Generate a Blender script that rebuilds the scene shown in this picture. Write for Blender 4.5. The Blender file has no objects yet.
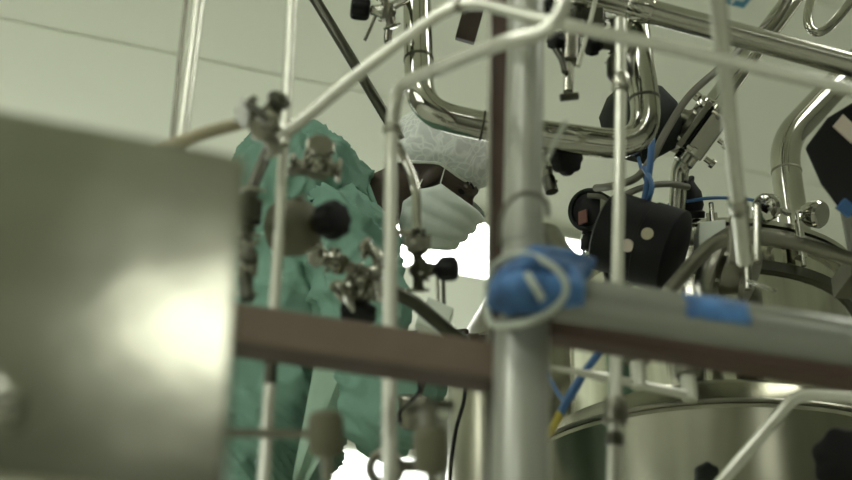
import bpy, math, random
from mathutils import Vector, Matrix, noise
random.seed(7)
C = bpy.context.scene
R = math.radians

# ------------------------------------------------------------------ camera
FPX = 852 * 50.0 / 36.0
PITCH, ROLL = R(28.4), R(2.46)
CAM = Vector((0, 0, 0.38))
CM = Matrix.Rotation(R(90) + PITCH, 3, 'X') @ Matrix.Rotation(ROLL, 3, 'Z')
cd = bpy.data.cameras.new('camera'); cam = bpy.data.objects.new('camera', cd); C.collection.objects.link(cam)
cam.matrix_world = Matrix.Translation(CAM) @ CM.to_4x4()
cd.lens = 50; cd.sensor_width = 36; cd.clip_start = 0.05
cd.dof.use_dof = True; cd.dof.focus_distance = 2.66; cd.dof.aperture_fstop = 2.3
C.camera = cam
CR, CU, CB = CM.col[0].copy(), CM.col[1].copy(), CM.col[2].copy()
X, Y, Z = Vector((1, 0, 0)), Vector((0, 1, 0)), Vector((0, 0, 1))

# ------------------------------------------------------------------ world, exposure
w = bpy.data.worlds.new('world'); C.world = w; w.use_nodes = True
w.node_tree.nodes['Background'].inputs[0].default_value = (0.95, 1.0, 0.9, 1)
w.node_tree.nodes['Background'].inputs[1].default_value = 5.5
C.view_settings.view_transform = 'Standard'; C.view_settings.look = 'None'
C.view_settings.gamma = 1; C.view_settings.use_curve_mapping = False
C.view_settings.exposure = -0.20
C.cycles.max_bounces = 10; C.cycles.diffuse_bounces = 5; C.cycles.glossy_bounces = 5
C.cycles.sample_clamp_indirect = 6
PANEL_E = 13.0          # radiance of the ceiling light panels

# ------------------------------------------------------------------ points from pixels
def ray(px, py):
    return (CR * ((px - 426) / FPX) + CU * ((240 - py) / FPX) - CB)
def at(px, py, yy):
    d = ray(px, py); return CAM + d * ((yy - CAM.y) / d.y)
def atz(px, py, z):
    d = ray(px, py); return CAM + d * ((z - CAM.z) / d.z)
def dep(p): return -(p - CAM).dot(CB)
def sz(px, p): return px * dep(p) / FPX
def A(t): return at(*t) if not isinstance(t, Vector) else t

# ------------------------------------------------------------------ materials
def lin(c):
    return tuple(((v / 255) / 12.92 if v / 255 <= 0.04045 else ((v / 255 + 0.055) / 1.055) ** 2.4) for v in c) + (1,)
def mat(name, rgb, rough=0.5, metal=0.0, var=0.0, scale=8.0, stretch=(1, 1, 1), bump=0.0, rvar=0.0, **kw):
    m = bpy.data.materials.new(name); m.use_nodes = True
    nt = m.node_tree; b = nt.nodes['Principled BSDF']
    col = lin(rgb)
    b.inputs['Base Color'].default_value = col
    b.inputs['Roughness'].default_value = rough
    b.inputs['Metallic'].default_value = metal
    for k, v in kw.items(): b.inputs[k.replace('_', ' ')].default_value = v
    if var or bump or rvar:
        tc = nt.nodes.new('ShaderNodeTexCoord'); mp = nt.nodes.new('ShaderNodeMapping')
        mp.inputs['Scale'].default_value = stretch
        n = nt.nodes.new('ShaderNodeTexNoise'); n.inputs['Scale'].default_value = scale; n.inputs['Detail'].default_value = 5
        nt.links.new(tc.outputs['Object'], mp.inputs[0]); nt.links.new(mp.outputs[0], n.inputs['Vector'])
        if var:
            r = nt.nodes.new('ShaderNodeValToRGB')
            r.color_ramp.elements[0].position = 0.3; r.color_ramp.elements[1].position = 0.7
            r.color_ramp.elements[0].color = tuple(max(0, c * (1 - var)) for c in col[:3]) + (1,)
            r.color_ramp.elements[1].color = tuple(min(1, c * (1 + var)) for c in col[:3]) + (1,)
            nt.links.new(n.outputs[0], r.inputs[0]); nt.links.new(r.outputs[0], b.inputs['Base Color'])
        if rvar:
            mr = nt.nodes.new('ShaderNodeMapRange'); mr.inputs[3].default_value = max(0.02, rough - rvar); mr.inputs[4].default_value = rough + rvar
            nt.links.new(n.outputs[0], mr.inputs[0]); nt.links.new(mr.outputs[0], b.inputs['Roughness'])
        if bump:
            bp = nt.nodes.new('ShaderNodeBump'); bp.inputs['Strength'].default_value = bump; bp.inputs['Distance'].default_value = 0.01
            nt.links.new(n.outputs[0], bp.inputs['Height']); nt.links.new(bp.outputs[0], b.inputs['Normal'])
    return m
def emit(name, rgb, s):
    m = bpy.data.materials.new(name); m.use_nodes = True; b = m.node_tree.nodes['Principled BSDF']
    b.inputs['Base Color'].default_value = (0.8, 0.8, 0.8, 1)
    b.inputs['Emission Color'].default_value = rgb + (1,); b.inputs['Emission Strength'].default_value = s
    return m
M = dict(
    ceil=mat('ceiling_paint', (224, 227, 211), 0.75, var=0.02, scale=0.6),
    seam=mat('ceiling_seam', (219, 222, 206), 0.8),
    wall=mat('wall_paint', (150, 151, 140), 0.7, var=0.03, scale=1.0),
    floor=mat('floor_epoxy', (196, 197, 186), 0.35, var=0.06, scale=3),
    trim=mat('trim_white', (208, 212, 198), 0.45),
    steel=mat('satin_steel', (176, 175, 162), 0.24, 1, var=0.05, scale=30, rvar=0.05),
    polish=mat('polished_steel', (180, 179, 167), 0.08, 1, rvar=0.05, scale=20),
    dull=mat('dull_steel', (130, 128, 115), 0.32, 1, var=0.12, scale=25, rvar=0.08),
    dark=mat('dark_steel', (80, 80, 70), 0.35, 1, var=0.1, scale=25),
    tank=mat('tank_steel', (150, 149, 132), 0.24, 1, var=0.22, scale=9, stretch=(1, 1, 0.15), rvar=0.09),
    streak=mat('streaked_steel', (206, 205, 190), 0.14, 1, var=0.25, scale=14, stretch=(1, 1, .06), rvar=0.08, bump=.15),  # colour streaks stand in for vertical highlights on the tank neck
    pale=mat('pale_tube', (218, 218, 204), 0.24, 0.55, var=0.03, scale=30),
    brush=mat('brushed_cover', (162, 162, 146), 0.17, 1, var=0.18, scale=7, rvar=0.07, bump=0.12),
    post=mat('grey_post_paint', (158, 160, 148), 0.3, 0.2, var=0.03, scale=10),
    pipegrey=mat('grey_pipe_paint', (138, 140, 130), 0.18, 0.35, var=0.05, scale=8),
    brown=mat('brown_paint', (120, 104, 90), 0.55, var=0.10, scale=10),
    redbrown=mat('red_brown_paint', (82, 62, 52), 0.5, var=0.10, scale=10),
    black=mat('black_plastic', (9, 10, 8), 0.65, var=0.1, scale=20, Specular_IOR_Level=.3),
    matt=mat('black_rubber', (26, 31, 25), 0.75, Specular_IOR_Level=.3),
    khaki=mat('khaki_knob', (104, 102, 80), 0.6, var=0.12, scale=30),
    tan=mat('tan_hose', (178, 170, 142), 0.6),
    hose=mat('grey_hose', (108, 106, 92), 0.5),
    blue=mat('blue_plastic', (58, 100, 148), 0.45),
    tape=mat('blue_tape', (62, 104, 152), 0.6, var=0.6, scale=22, bump=0.8),
    white=mat('white_plastic', (206, 212, 198), 0.5),
    yellow=mat('yellow_sleeve', (176, 160, 60), 0.5),
    red=mat('red_sticker', (122, 80, 68), 0.6),
    pink=mat('pale_pink_label', (196, 184, 168), 0.6),
    gown=mat('gown_cloth', (112, 148, 131), 0.85, var=0.08, scale=16, stretch=(1, 1, .5), bump=0.7),
    gown_lit=mat('lit_gown_cloth', (150, 176, 156), 0.85, var=0.08, scale=18, bump=0.2),  # paler copy of the gown cloth, light on its front put into the colour
    skin=mat('dark_skin', (78, 66, 56), 0.5, var=0.12, scale=20),
    mask=mat('mask_cloth', (226, 234, 224), 0.8, var=0.03, scale=60),
    lash=mat('eye_dark', (26, 22, 20), 0.4),
    strap=mat('strap_white', (222, 226, 214), 0.7),
    tie=mat('milky_cable_tie', (176, 182, 166), 0.45),
    signblue=mat('sign_blue', (62, 122, 150), 0.5),
    lamp=emit('lamp_diffuser', (0.98, 1.0, 0.92), PANEL_E),
)
# hair net: crinkled, half see-through
m = mat('hair_net', (232, 235, 228), 0.75); nt = m.node_tree; b = nt.nodes['Principled BSDF']
tc = nt.nodes.new('ShaderNodeTexCoord'); vo = nt.nodes.new('ShaderNodeTexVoronoi'); vo.feature = 'DISTANCE_TO_EDGE'; vo.inputs['Scale'].default_value = 48
mp = nt.nodes.new('ShaderNodeMapping'); mp.inputs['Scale'].default_value = (1, 1, 0.35); nt.links.new(tc.outputs['Object'], mp.inputs[0])
ns = nt.nodes.new('ShaderNodeTexNoise'); ns.inputs['Scale'].default_value = 12; mx = nt.nodes.new('ShaderNodeMix'); mx.data_type = 'VECTOR'; mx.inputs[0].default_value = 0.12
nt.links.new(mp.outputs[0], mx.inputs[4]); nt.links.new(ns.outputs['Color'], mx.inputs[5]); nt.links.new(tc.outputs['Object'], ns.inputs['Vector'])
nt.links.new(mx.outputs[1], vo.inputs['Vector'])
mr = nt.nodes.new('ShaderNodeMapRange'); mr.inputs[1].default_value = 0.0; mr.inputs[2].default_value = 0.16; mr.inputs[3].default_value = 1.0; mr.inputs[4].default_value = 0.80
nt.links.new(vo.outputs['Distance'], mr.inputs[0]); nt.links.new(mr.outputs[0], b.inputs['Alpha'])
M['net'] = m
m = bpy.data.materials.new('window_glass'); m.use_nodes = True; b = m.node_tree.nodes['Principled BSDF']
b.inputs['Transmission Weight'].default_value = 1; b.inputs['Roughness'].default_value = 0; b.inputs['IOR'].default_value = 1.05
M['glass'] = m

# ------------------------------------------------------------------ mesh builder
def frame(ax):
    ax = ax.normalized(); u = ax.cross(Z if abs(ax.z) < 0.9 else X).normalized(); return ax, u, ax.cross(u).normalized()
def catmull(pts, sub=8):
    out = []; n = len(pts)
    for i in range(n - 1):
        p0, p1, p2, p3 = pts[max(i - 1, 0)], pts[i], pts[i + 1], pts[min(i + 2, n - 1)]
        for k in range(sub):
            t = k / sub
            out.append(0.5 * ((2 * p1) + (p2 - p0) * t + (2 * p0 - 5 * p1 + 4 * p2 - p3) * t * t + (3 * p1 - p0 - 3 * p2 + p3) * t ** 3))
    out.append(pts[-1].copy()); return out
def bend(pts, r, n=8):          # straight runs joined by swept bends
    out = [pts[0]]
    for i in range(1, len(pts) - 1):
        a, b_, c = pts[i - 1], pts[i], pts[i + 1]
        d1, d2 = (a - b_), (c - b_); l = min(r, d1.length * 0.48, d2.length * 0.48)
        s, e = b_ + d1.normalized() * l, b_ + d2.normalized() * l
        for k in range(n + 1):
            t = k / n; out.append(s * (1 - t) ** 2 + b_ * 2 * t * (1 - t) + e * t * t)
    out.append(pts[-1]); return out
class MB:
    def __init__(s): s.v = []; s.f = []
    def ring(s, c, u, w_, r, n, ph=0.0):
        i = len(s.v)
        for k in range(n):
            a = 2 * math.pi * k / n + ph; s.v.append(c + u * (math.cos(a) * r) + w_ * (math.sin(a) * r))
        return i
    def bridge(s, i, j, n):
        for k in range(n):
            l = (k + 1) % n; s.f.append((i + k, i + l, j + l, j + k))
    def lathe(s, o, ax, prof, n=28, ph=0.0, cap=True):
        ax, u, w_ = frame(ax); prev = None; first = None
        for t, r in prof:
            i = s.ring(o + ax * t, u, w_, max(r, 1e-5), n, ph)
            if prev is not None: s.bridge(prev, i, n)
            else: first = i
            prev = i
        if cap:
            s.f.append(tuple(range(first, first + n))[::-1]); s.f.append(tuple(range(prev, prev + n)))
        return s
    def cyl(s, a, b_, r, n=24, ch=None):
        d = b_ - a; L = d.length; c = min(r, L) * 0.12 if ch is None else ch
        return s.lathe(a, d, [(0, r - c), (c, r), (L - c, r), (L, r - c)], n)
    def tube(s, pts, r, n=16, cap=True):
        rs = r if isinstance(r, (list, tuple)) else [r] * len(pts)
        t0 = (pts[1] - pts[0]).normalized(); _, u, _w = frame(t0); prev = None
        for i, p in enumerate(pts):
            t = (pts[min(i + 1, len(pts) - 1)] - pts[max(i - 1, 0)]).normalized()
            u = (u - t * u.dot(t)).normalized(); w_ = t.cross(u)
            j = s.ring(p, u, w_, rs[i], n)
            if prev is None: first = j
            else: s.bridge(prev, j, n)
            prev = j
        if cap:
            s.f.append(tuple(range(first, first + n))[::-1]); s.f.append(tuple(range(prev, prev + n)))
        return s
    def torus(s, c, ax, R_, r, n=32, m_=10):
        ax, u, w_ = frame(ax); base = len(s.v)
        for k in range(n):
            a = 2 * math.pi * k / n; d = u * math.cos(a) + w_ * math.sin(a)
            for q in range(m_):
                b_ = 2 * math.pi * q / m_; s.v.append(c + d * (R_ + r * math.cos(b_)) + ax * (r * math.sin(b_)))
        for k in range(n):
            for q in range(m_):
                k2, q2 = (k + 1) % n, (q + 1) % m_
                s.f.append((base + k * m_ + q, base + k2 * m_ + q, base + k2 * m_ + q2, base + k * m_ + q2))
        return s
    def box(s, c, u, v_, w_, hu, hv, hw, taper=1.0):
        u, v_, w_ = u.normalized(), v_.normalized(), w_.normalized(); i = len(s.v)
        for a in (-1, 1):
            for b_ in (-1, 1):
                for d in (-1, 1):
                    k = taper if a > 0 else 1
                    s.v.append(c + u * hu * a + v_ * hv * b_ * k + w_ * hw * d * k)
        for q in ((0, 1, 3, 2), (4, 6, 7, 5), (0, 4, 5, 1), (2, 3, 7, 6), (0, 2, 6, 4), (1, 5, 7, 3)): s.f.append(tuple(i + k for k in q))
        return s
    def beam(s, a, b_, up, hh, hw):
        d = b_ - a; ax = d.normalized(); up = (up - ax * up.dot(ax)).normalized()
        return s.box((a + b_) / 2, ax, up, ax.cross(up), d.length / 2, hh, hw)
    def ball(s, c, r, axes=(X, Y, Z), n=24, m_=14):
        r = r if isinstance(r, (tuple, list)) else (r, r, r); i0 = len(s.v)
        for q in range(1, m_):
            th = math.pi * q / m_
            for k in range(n):
                ph = 2 * math.pi * k / n
                s.v.append(c + axes[0] * (r[0] * math.sin(th) * math.cos(ph)) + axes[1] * (r[1] * math.sin(th) * math.sin(ph)) + axes[2] * (r[2] * math.cos(th)))
        for q in range(m_ - 2): s.bridge(i0 + q * n, i0 + (q + 1) * n, n)
        t, b_ = len(s.v), len(s.v) + 1
        s.v += [c + axes[2] * r[2], c - axes[2] * r[2]]
        for k in range(n):
            s.f.append((t, i0 + (k + 1) % n, i0 + k)); e = i0 + (m_ - 2) * n; s.f.append((b_, e + k, e + (k + 1) % n))
        return s
    def capsule(s, a, b_, ra, rb):
        s.ball(a, ra); s.ball(b_, rb); s.tube([a, a.lerp(b_, 0.5), b_], [ra, (ra + rb) / 2, rb], 20); return s
    def slab(s, q, thick):     # four front corners, thickness away along -normal
        nrm = (q[1] - q[0]).cross(q[3] - q[0]).normalized(); i = len(s.v)
        s.v += list(q) + [p - nrm * thick for p in q]
        for k in ((0, 1, 2, 3), (7, 6, 5, 4), (0, 4, 5, 1), (1, 5, 6, 2), (2, 6, 7, 3), (3, 7, 4, 0)): s.f.append(tuple(i + j for j in k))
        return s
    def build(s, name, material, parent=None, bevel=0.0, smooth=True):
        me = bpy.data.meshes.new(name)
        org = parent.location.copy() if parent is not None and parent.get('_o') else Vector((0, 0, 0))
        root = parent
        o = bpy.data.objects.new(name, me); C.collection.objects.link(o)
        if parent is None:
            xs = [v.x for v in s.v]; ys = [v.y for v in s.v]; zs = [v.z for v in s.v]
            o.location = ((min(xs) + max(xs)) / 2, (min(ys) + max(ys)) / 2, min(zs)); wl = o.location.copy()
        else:
            o.parent = parent; wl = WL[parent.name]
        WL[o.name] = wl
        me.from_pydata([tuple(v - wl) for v in s.v], [], s.f); me.materials.append(material)
        import bmesh
        bm = bmesh.new(); bm.from_mesh(me); bmesh.ops.recalc_face_normals(bm, faces=bm.faces); bm.to_mesh(me); bm.free()
        if smooth:
            me.polygons.foreach_set('use_smooth', [True] * len(me.polygons)); me.set_sharp_from_angle(angle=R(38))
        if bevel:
            b = o.modifiers.new('bevel', 'BEVEL'); b.width = bevel; b.segments = 3; b.limit_method = 'ANGLE'; b.harden_normals = True
        return o
WL = {}
def thing(name, label, cat, loc, group=None):
    o = bpy.data.objects.new(name, None); C.collection.objects.link(o); o.location = loc; o.empty_display_size = 0.05
    WL[o.name] = Vector(loc); return tag(o, label, cat, group)
def tag(o, label, cat, group=None):
    o['label'] = label; o['category'] = cat
    if group: o['group'] = group
    return o
def struct(o): o['kind'] = 'structure'; return o

# ------------------------------------------------------------------ setting
D = Vector((math.cos(R(15.5)), math.sin(R(15.5)), 0)); E = Vector((-D.y, D.x, 0))
H = 3.5
ctr = Vector((0.3, 0.2, 0)) + E * 0.5
RX, RY0, RY1 = 5.6, -8.6, 8.0
def rp(a, b_, z): return D * a + E * b_ + Z * z
struct(MB().slab([rp(-RX, RY0, 0), rp(RX, RY0, 0), rp(RX, RY1, 0), rp(-RX, RY1, 0)], 0.1).build('floor', M['floor']))
struct(MB().slab([rp(-RX, RY1, H), rp(RX, RY1, H), rp(RX, RY0, H), rp(-RX, RY0, H)], 0.1).build('ceiling', M['ceil']))
def wall(name, a, b_, holes=None):
    mb = MB(); d = (b_ - a); L = d.length; d.normalize(); nrm = d.cross(Z)
    segs = [(0, L, 0, H)] if not holes else []
    if holes:
        x0, x1, z0, z1 = holes; segs = [(0, x0, 0, H), (x1, L, 0, H), (x0, x1, 0, z0), (x0, x1, z1, H)]
    for s0, s1, z0, z1 in segs:
        mb.box(a + d * (s0 + s1) / 2 + Z * (z0 + z1) / 2 + nrm * 0.06, d, Z, nrm, (s1 - s0) / 2, (z1 - z0) / 2, 0.06)
    return struct(mb.build(name, M['wall']))
wall('wall_back', rp(RX, RY1, 0), rp(-RX, RY1, 0), (3.2, 9.4, 0.9, 3.15))
wall('wall_front', rp(-RX, RY0, 0), rp(RX, RY0, 0))
wall('wall_left', rp(-RX, RY1, 0), rp(-RX, RY0, 0), (7.3, 12.3, 0.8, 3.0))
wall('wall_right', rp(RX, RY0, 0), rp(RX, RY1, 0))
wn = thing('window_1', 'wide bright window in the far wall behind the gowned worker', 'window', rp(-0.7, RY1 + 0.06, 0.9)); wn['kind'] = 'structure'
fr = MB()
for x0 in (-3.8, -1.73, 0.33, 2.4): fr.box(rp(x0, RY1 + 0.06, 2.025), D, Z, E, 0.035, 1.125, 0.04)
for z0 in (0.93, 3.12): fr.box(rp(-0.7, RY1 + 0.06, z0), D, Z, E, 3.1, 0.035, 0.04)
fr.build('window_frame', M['trim'], wn)
MB().box(rp(-0.7, RY1 + 0.07, 2.025), D, Z, E, 3.08, 1.1, 0.004).build('window_pane', M['glass'], wn)
wn2 = thing('added_window', 'unseen wide window added in the left wall for side light', 'window', rp(-RX - .06, -1.8, 0.8)); wn2['kind'] = 'structure'  # unseen window, added to light the worker and ceiling from the left
fr = MB()
for y0 in (-4.27, -2.63, -.97, .67): fr.box(rp(-RX - .06, y0, 1.9), E, Z, D, 0.03, 1.1, 0.04)
for z0 in (0.83, 2.97): fr.box(rp(-RX - .06, -1.8, z0), E, Z, D, 2.5, 0.03, 0.04)
fr.build('window_frame', M['trim'], wn2)
MB().box(rp(-RX - .07, -1.8, 1.9), E, Z, D, 2.48, 1.08, 0.004).build('window_pane', M['glass'], wn2)
# ceiling board joints
def ce(px, py): p = atz(px, py, H); return p.dot(D), p.dot(E)
trim = []
base_b = ce(100, 39)[1]
k = 0
for i in range(-9, 5):
    bb = base_b + 1.2 * i
    if RY0 + .1 < bb < RY1 - .1:
        k += 1
        struct(MB().box(rp(0, bb, H - 0.002), D, Z, E, RX - .05, 0.002, 0.004).build('trim_%d' % k, M['seam']))
struct(MB().box(rp(0, RY1 - 0.02, H - 0.05), D, Z, E, RX - .02, 0.05, 0.02).build('trim_%d' % (k + 1), M['trim']))
for nm, a, b_, o_ in (('baseboard_back', rp(-RX, RY1, 0), rp(RX, RY1, 0), -1), ('baseboard_front', rp(-RX, RY0, 0), rp(RX, RY0, 0), 1)):
    struct(MB().box((a + b_) / 2 + E * o_ * 0.01 + Z * 0.05, D, Z, E, RX - .02, 0.05, 0.01).build(nm, M['trim']))

# ------------------------------------------------------------------ ceiling light panels
def light_panel(a, b_, label, rot=0, hl=0.6, hw=0.3):
    c = rp(a, b_, H); t = thing('ceiling_light', label, 'ceiling light', c - Z * 0.05, 'ceiling light panels')
    u, v_ = (D, E) if not rot else (E, D)
    f = MB()
    for s in (-1, 1):
        f.box(c - Z * 0.025 + v_ * s * (hw + .012), u, v_, Z, hl + .024, 0.012, 0.025)
        f.box(c - Z * 0.025 + u * s * (hl + .012), v_, u, Z, hw + .024, 0.012, 0.025)
    f.build('frame', M['trim'], t)
    MB().box(c - Z * 0.028, u, v_, Z, hl, hw, 0.015).build('diffuser', M['lamp'], t)
a1, b1 = ce(520, 251)
light_panel(a1, b1, 'glowing white ceiling light panel seen beside the worker\'s mask', hl=0.92)
light_panel(-1.6, 1.0, 'white ceiling light panel above the steel cabinet, outside the picture')
light_panel(2.4, 1.0, 'white ceiling light panel above the tank, outside the picture')
light_panel(-1.5, -1.0, 'white ceiling light panel overhead left of the viewer, outside the picture')
light_panel(-4.4, 4.4, 'white ceiling light panel far left, outside the picture')

# blue sign hanging flat under the ceiling
p = atz(740, -7, H - 0.012)
p = atz(738, -3, H - 0.012)
sg = tag(MB().box(p, D, E, Z, 0.050, 0.045, 0.008).build('ceiling_sign', M['signblue']), 'blue and white letter sign on the ceiling at upper right', 'sign')
l = MB(); zz = Z * -0.010
q = p + zz
l.box(q + D * -0.014, D, E, Z, 0.005, 0.030, 0.003); l.box(q + D * 0.004 - E * 0.026, D, E, Z, 0.018, 0.005, 0.003)
l.box(q + D * 0.004, D, E, Z, 0.018, 0.005, 0.003); l.box(q + D * 0.019 - E * 0.013, D, E, Z, 0.005, 0.014, 0.003)
l.build('letter', M['white'], sg)

# ------------------------------------------------------------------ pipe helper
def pipe(name, label, cat, pts, wpx, mname, r_bend=0.0, collars=(), group=None, n=20, smooth=False, ferr=None, rad=None):
    P = [A(t) for t in pts]
    r = rad or sz(wpx, P[len(P) // 2]) / 2
    path = catmull(P) if smooth else (bend(P, r_bend) if r_bend else P)
    root = MB().tube(path, r, n).build(name, M[mname])
    tag(root, label, cat, group)
    for c in collars:
        pos, wid, length, mm, nm = c[:5]
        c0 = A(pos); dr = (c[5] if len(c) > 5 else nearest_dir(path, c0)); c0 = nearest_pt(path, c0)
        rr = r * wid; L = sz(length, c0)
        MB().lathe(c0 - dr * L / 2, dr, [(0, rr * 0.88), (L * .15, rr), (L * .85, rr), (L, rr * .88)], 28).build(nm, M[mm], root)
    return root, path, r
def nearest_pt(path, p):
    best = None
    for i in range(len(path) - 1):
        a, b_ = path[i], path[i + 1]; d = b_ - a; t = max(0, min(1, (p - a).dot(d) / max(d.length_squared, 1e-12)))
        q = a + d * t; e = (q - p).length
        if best is None or e < best[0]: best = (e, q, d.normalized())
    return best[1]
def nearest_dir(path, p):
    best = None
    for i in range(len(path) - 1):
        a, b_ = path[i], path[i + 1]; d = b_ - a; t = max(0, min(1, (p - a).dot(d) / max(d.length_squared, 1e-12)))
        q = a + d * t; e = (q - p).length
        if best is None or e < best[0]: best = (e, q, d.normalized())
    return best[2]
def down(t):        # the floor point under a pixel point, keeping its lean
    p = A(t); return Vector((p.x, p.y, 0))
def extend(p, q, k): return q + (q - p).normalized() * k
def to_z(p, q, z):
    d = q - p; return p + d * ((z - p.z) / d.z)

def knob(mb, o, ax, r, L, lobes=8, n=48, depth=0.12):   # fluted hand knob
    ax, u, w_ = frame(ax); prev = None
    prof = [(0, .55), (.02, .78), (.12, .95), (.3, 1), (.75, 1), (.92, .93), (1, .75), (1.0, .01)]
    for t, k in prof:
        i = len(mb.v)
        for j in range(n):
            a = 2 * math.pi * j / n; rr = r * k * (1 - depth * (0.5 + 0.5 * math.cos(a * lobes)) * (1 if k > .7 else 0))
            mb.v.append(o + ax * (t * L) + u * (math.cos(a) * rr) + w_ * (math.sin(a) * rr))
        if prev is not None: mb.bridge(prev, i, n)
        else: mb.f.append(tuple(range(i, i + n))[::-1])
        prev = i
    return mb
def clamp(root, c, ax, r, wd, nm='clamp', mm='steel', nut=None):    # tri-clamp: grooved band, hinge ears, wing nut
    ax, u, w_ = frame(ax); mb = MB()
    mb.lathe(c - ax * wd, ax, [(0, r * .78), (wd * .2, r * .98), (wd * .7, r * 1.12), (wd * 1.3, r * 1.12), (wd * 1.8, r * .98), (wd * 2, r * .78)], 32)
    d = (nut or u); d = (d - ax * d.dot(ax)).normalized(); s = ax.cross(d)
    for k in (-1, 1): mb.box(c + d * r * 1.22 + s * k * r * .12, d, s, ax, r * .2, r * .07, wd * .8)
    mb.box(c - d * r * 1.15, d, s, ax, r * .12, r * .2, wd * .8)
    o = mb.build(nm, M[mm], root)
    w2 = MB(); w2.cyl(c + d * r * 1.28 - s * r * .35, c + d * r * 1.28 + s * r * .55, r * .07, 10)
    w2.lathe(c + d * r * 1.28 + s * r * .25, s, [(0, r * .18), (r * .25, r * .13)], 6)
    for k in (-1, 1): w2.box(c + d * r * (1.28 + k * .22) + s * r * .42, d, s, ax, r * .14, r * .16, r * .035)
    w2.build('wing_nut', M['polish'], o)
    return o
def bolts(root, c, ax, R_, r, L, k=4, mm='polish', ph=.78):
    ax, u, w_ = frame(ax)
    for i in range(k):
        a = 2 * math.pi * i / k + ph; q = c + u * math.cos(a) * R_ + w_ * math.sin(a) * R_
        b_ = MB().lathe(q, ax, [(0, r), (L * .5, r), (L * .5, r * .55), (L, r * .55)], 6); b_.build('bolt', M[mm], root)
def valve(name, label, c, kax, pax, s, km='black', body='dull', kr=1.0, kl=1.2, bonnet=1.0, group=None, knobname='knob', pl=1.6, cat='valve', bl=1.0, nut=None):
    """diaphragm valve of size s: block, pipe stubs with ferrules, bonnet, stem and hand knob"""
    c = A(c); kax = kax.normalized(); pax = (pax - kax * pax.dot(kax) * 0.0).normalized()
    t = thing(name, label, cat, c, group)
    mb = MB(); v3 = kax.cross(pax).normalized(); p2 = v3.cross(kax)
    mb.box(c, kax, p2, v3, s * .22, s * .62, s * .55); mb.box(c + kax * s * .3 * bl, kax, p2, v3, s * .1, s * .72, s * .64)
    mb.ball(c - kax * s * .15, (s * .5, s * .5, s * .5)); mb.lathe(c - pax * s * pl * .9, pax, [(0, s * .36), (s * pl * 1.8, s * .36)], 24)
    for k in (-1, 1): mb.lathe(c + pax * k * s * pl * .85, pax * k, [(0, s * .38), (s * .12, s * .58), (s * .22, s * .58)], 28)
    mb.build('valve_body', M[body], t, bevel=s * .05)
    bolts(t, c + kax * s * .4 * bl, kax, s * .72, s * .13, s * .3)
    bn = MB().lathe(c + kax * s * .38 * bl, kax, [(0, s * .62), (s * .15, s * .62 * bonnet), (s * .35, s * .5 * bonnet), (s * .8, s * .4 * bonnet), (s * .9, s * .44), (s * 1.0, s * .3)], 28)
    bn.build('bonnet', M['steel' if body != 'dark' else 'dark'], t)
    k0 = c + kax * s * (.38 * bl + .95)
    MB().cyl(k0 - kax * s * .1, k0 + kax * s * .2, s * .2, 14).build('stem', M['polish'], t)
    knob(MB(), k0 + kax * s * .12, kax, s * kr, s * kl).build(knobname, M[km], t)
    clamp(t, c + pax * s * pl, pax, s * .56, s * .13, nut=nut)
    clamp(t, c - pax * s * pl, pax, s * .56, s * .13, nut=nut)
    return t

def cv(x, y, z=0): return (CR * x + CU * y + CB * z)     # direction given by how it looks from the camera

# ------------------------------------------------------------------ the foreground steel cover at left
TR = at(248, 155, 0.80); BRc = at(225, 508, 0.80)
TL = atz(-170, 75, TR.z); BLc = atz(-185, 430, BRc.z)
TL = Vector((TL.x, TL.y, TR.z)); BLc = TL + (BRc - TR)
cb = thing('steel_cabinet', 'large blurred steel cabinet front filling the lower left foreground', 'cabinet', (TR + BLc) / 2)
MB().slab([BLc, BRc, TR, TL], 0.14).build('housing', M['brush'], cb, bevel=0.006)
nf = (BRc - BLc).cross(TL - BLc).normalized()
ins = lambda a, b_: BLc.lerp(BRc, a).lerp(TL.lerp(TR, a), b_)
_p = at(232, 322, 0.80); _d = (_p - CAM).normalized(); _r = _d - nf * 2 * _d.dot(nf); _h = _p + _r * ((H - _p.z) / _r.z)
light_panel(max(-4.8, min(4.8, _h.dot(D))), max(-8, _h.dot(E)), 'white ceiling light panel behind the viewer, mirrored in the steel cabinet')
_d = ray(4, 403); bc = CAM + _d * ((BLc - CAM).dot(nf) / _d.dot(nf))
MB().lathe(bc - nf * .002, nf, [(0, .020), (.004, .020), (.004, .013), (.014, .013), (.017, .009)], 24).build('bolt', M['polish'], cb)
# bracket arm that carries the cabinet on the floor
lg = MB(); q = (BLc + BRc) / 2 - nf * 0.07
lg.beam(Vector((q.x - .1, q.y, 0.012)), Vector((q.x - .1, q.y, BRc.z + .01)), Y, 0.025, 0.025); lg.box(Vector((q.x - .1, q.y, .006)), X, Y, Z, .12, .12, .006)
lg.build('stand', M['dull'], cb)

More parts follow.
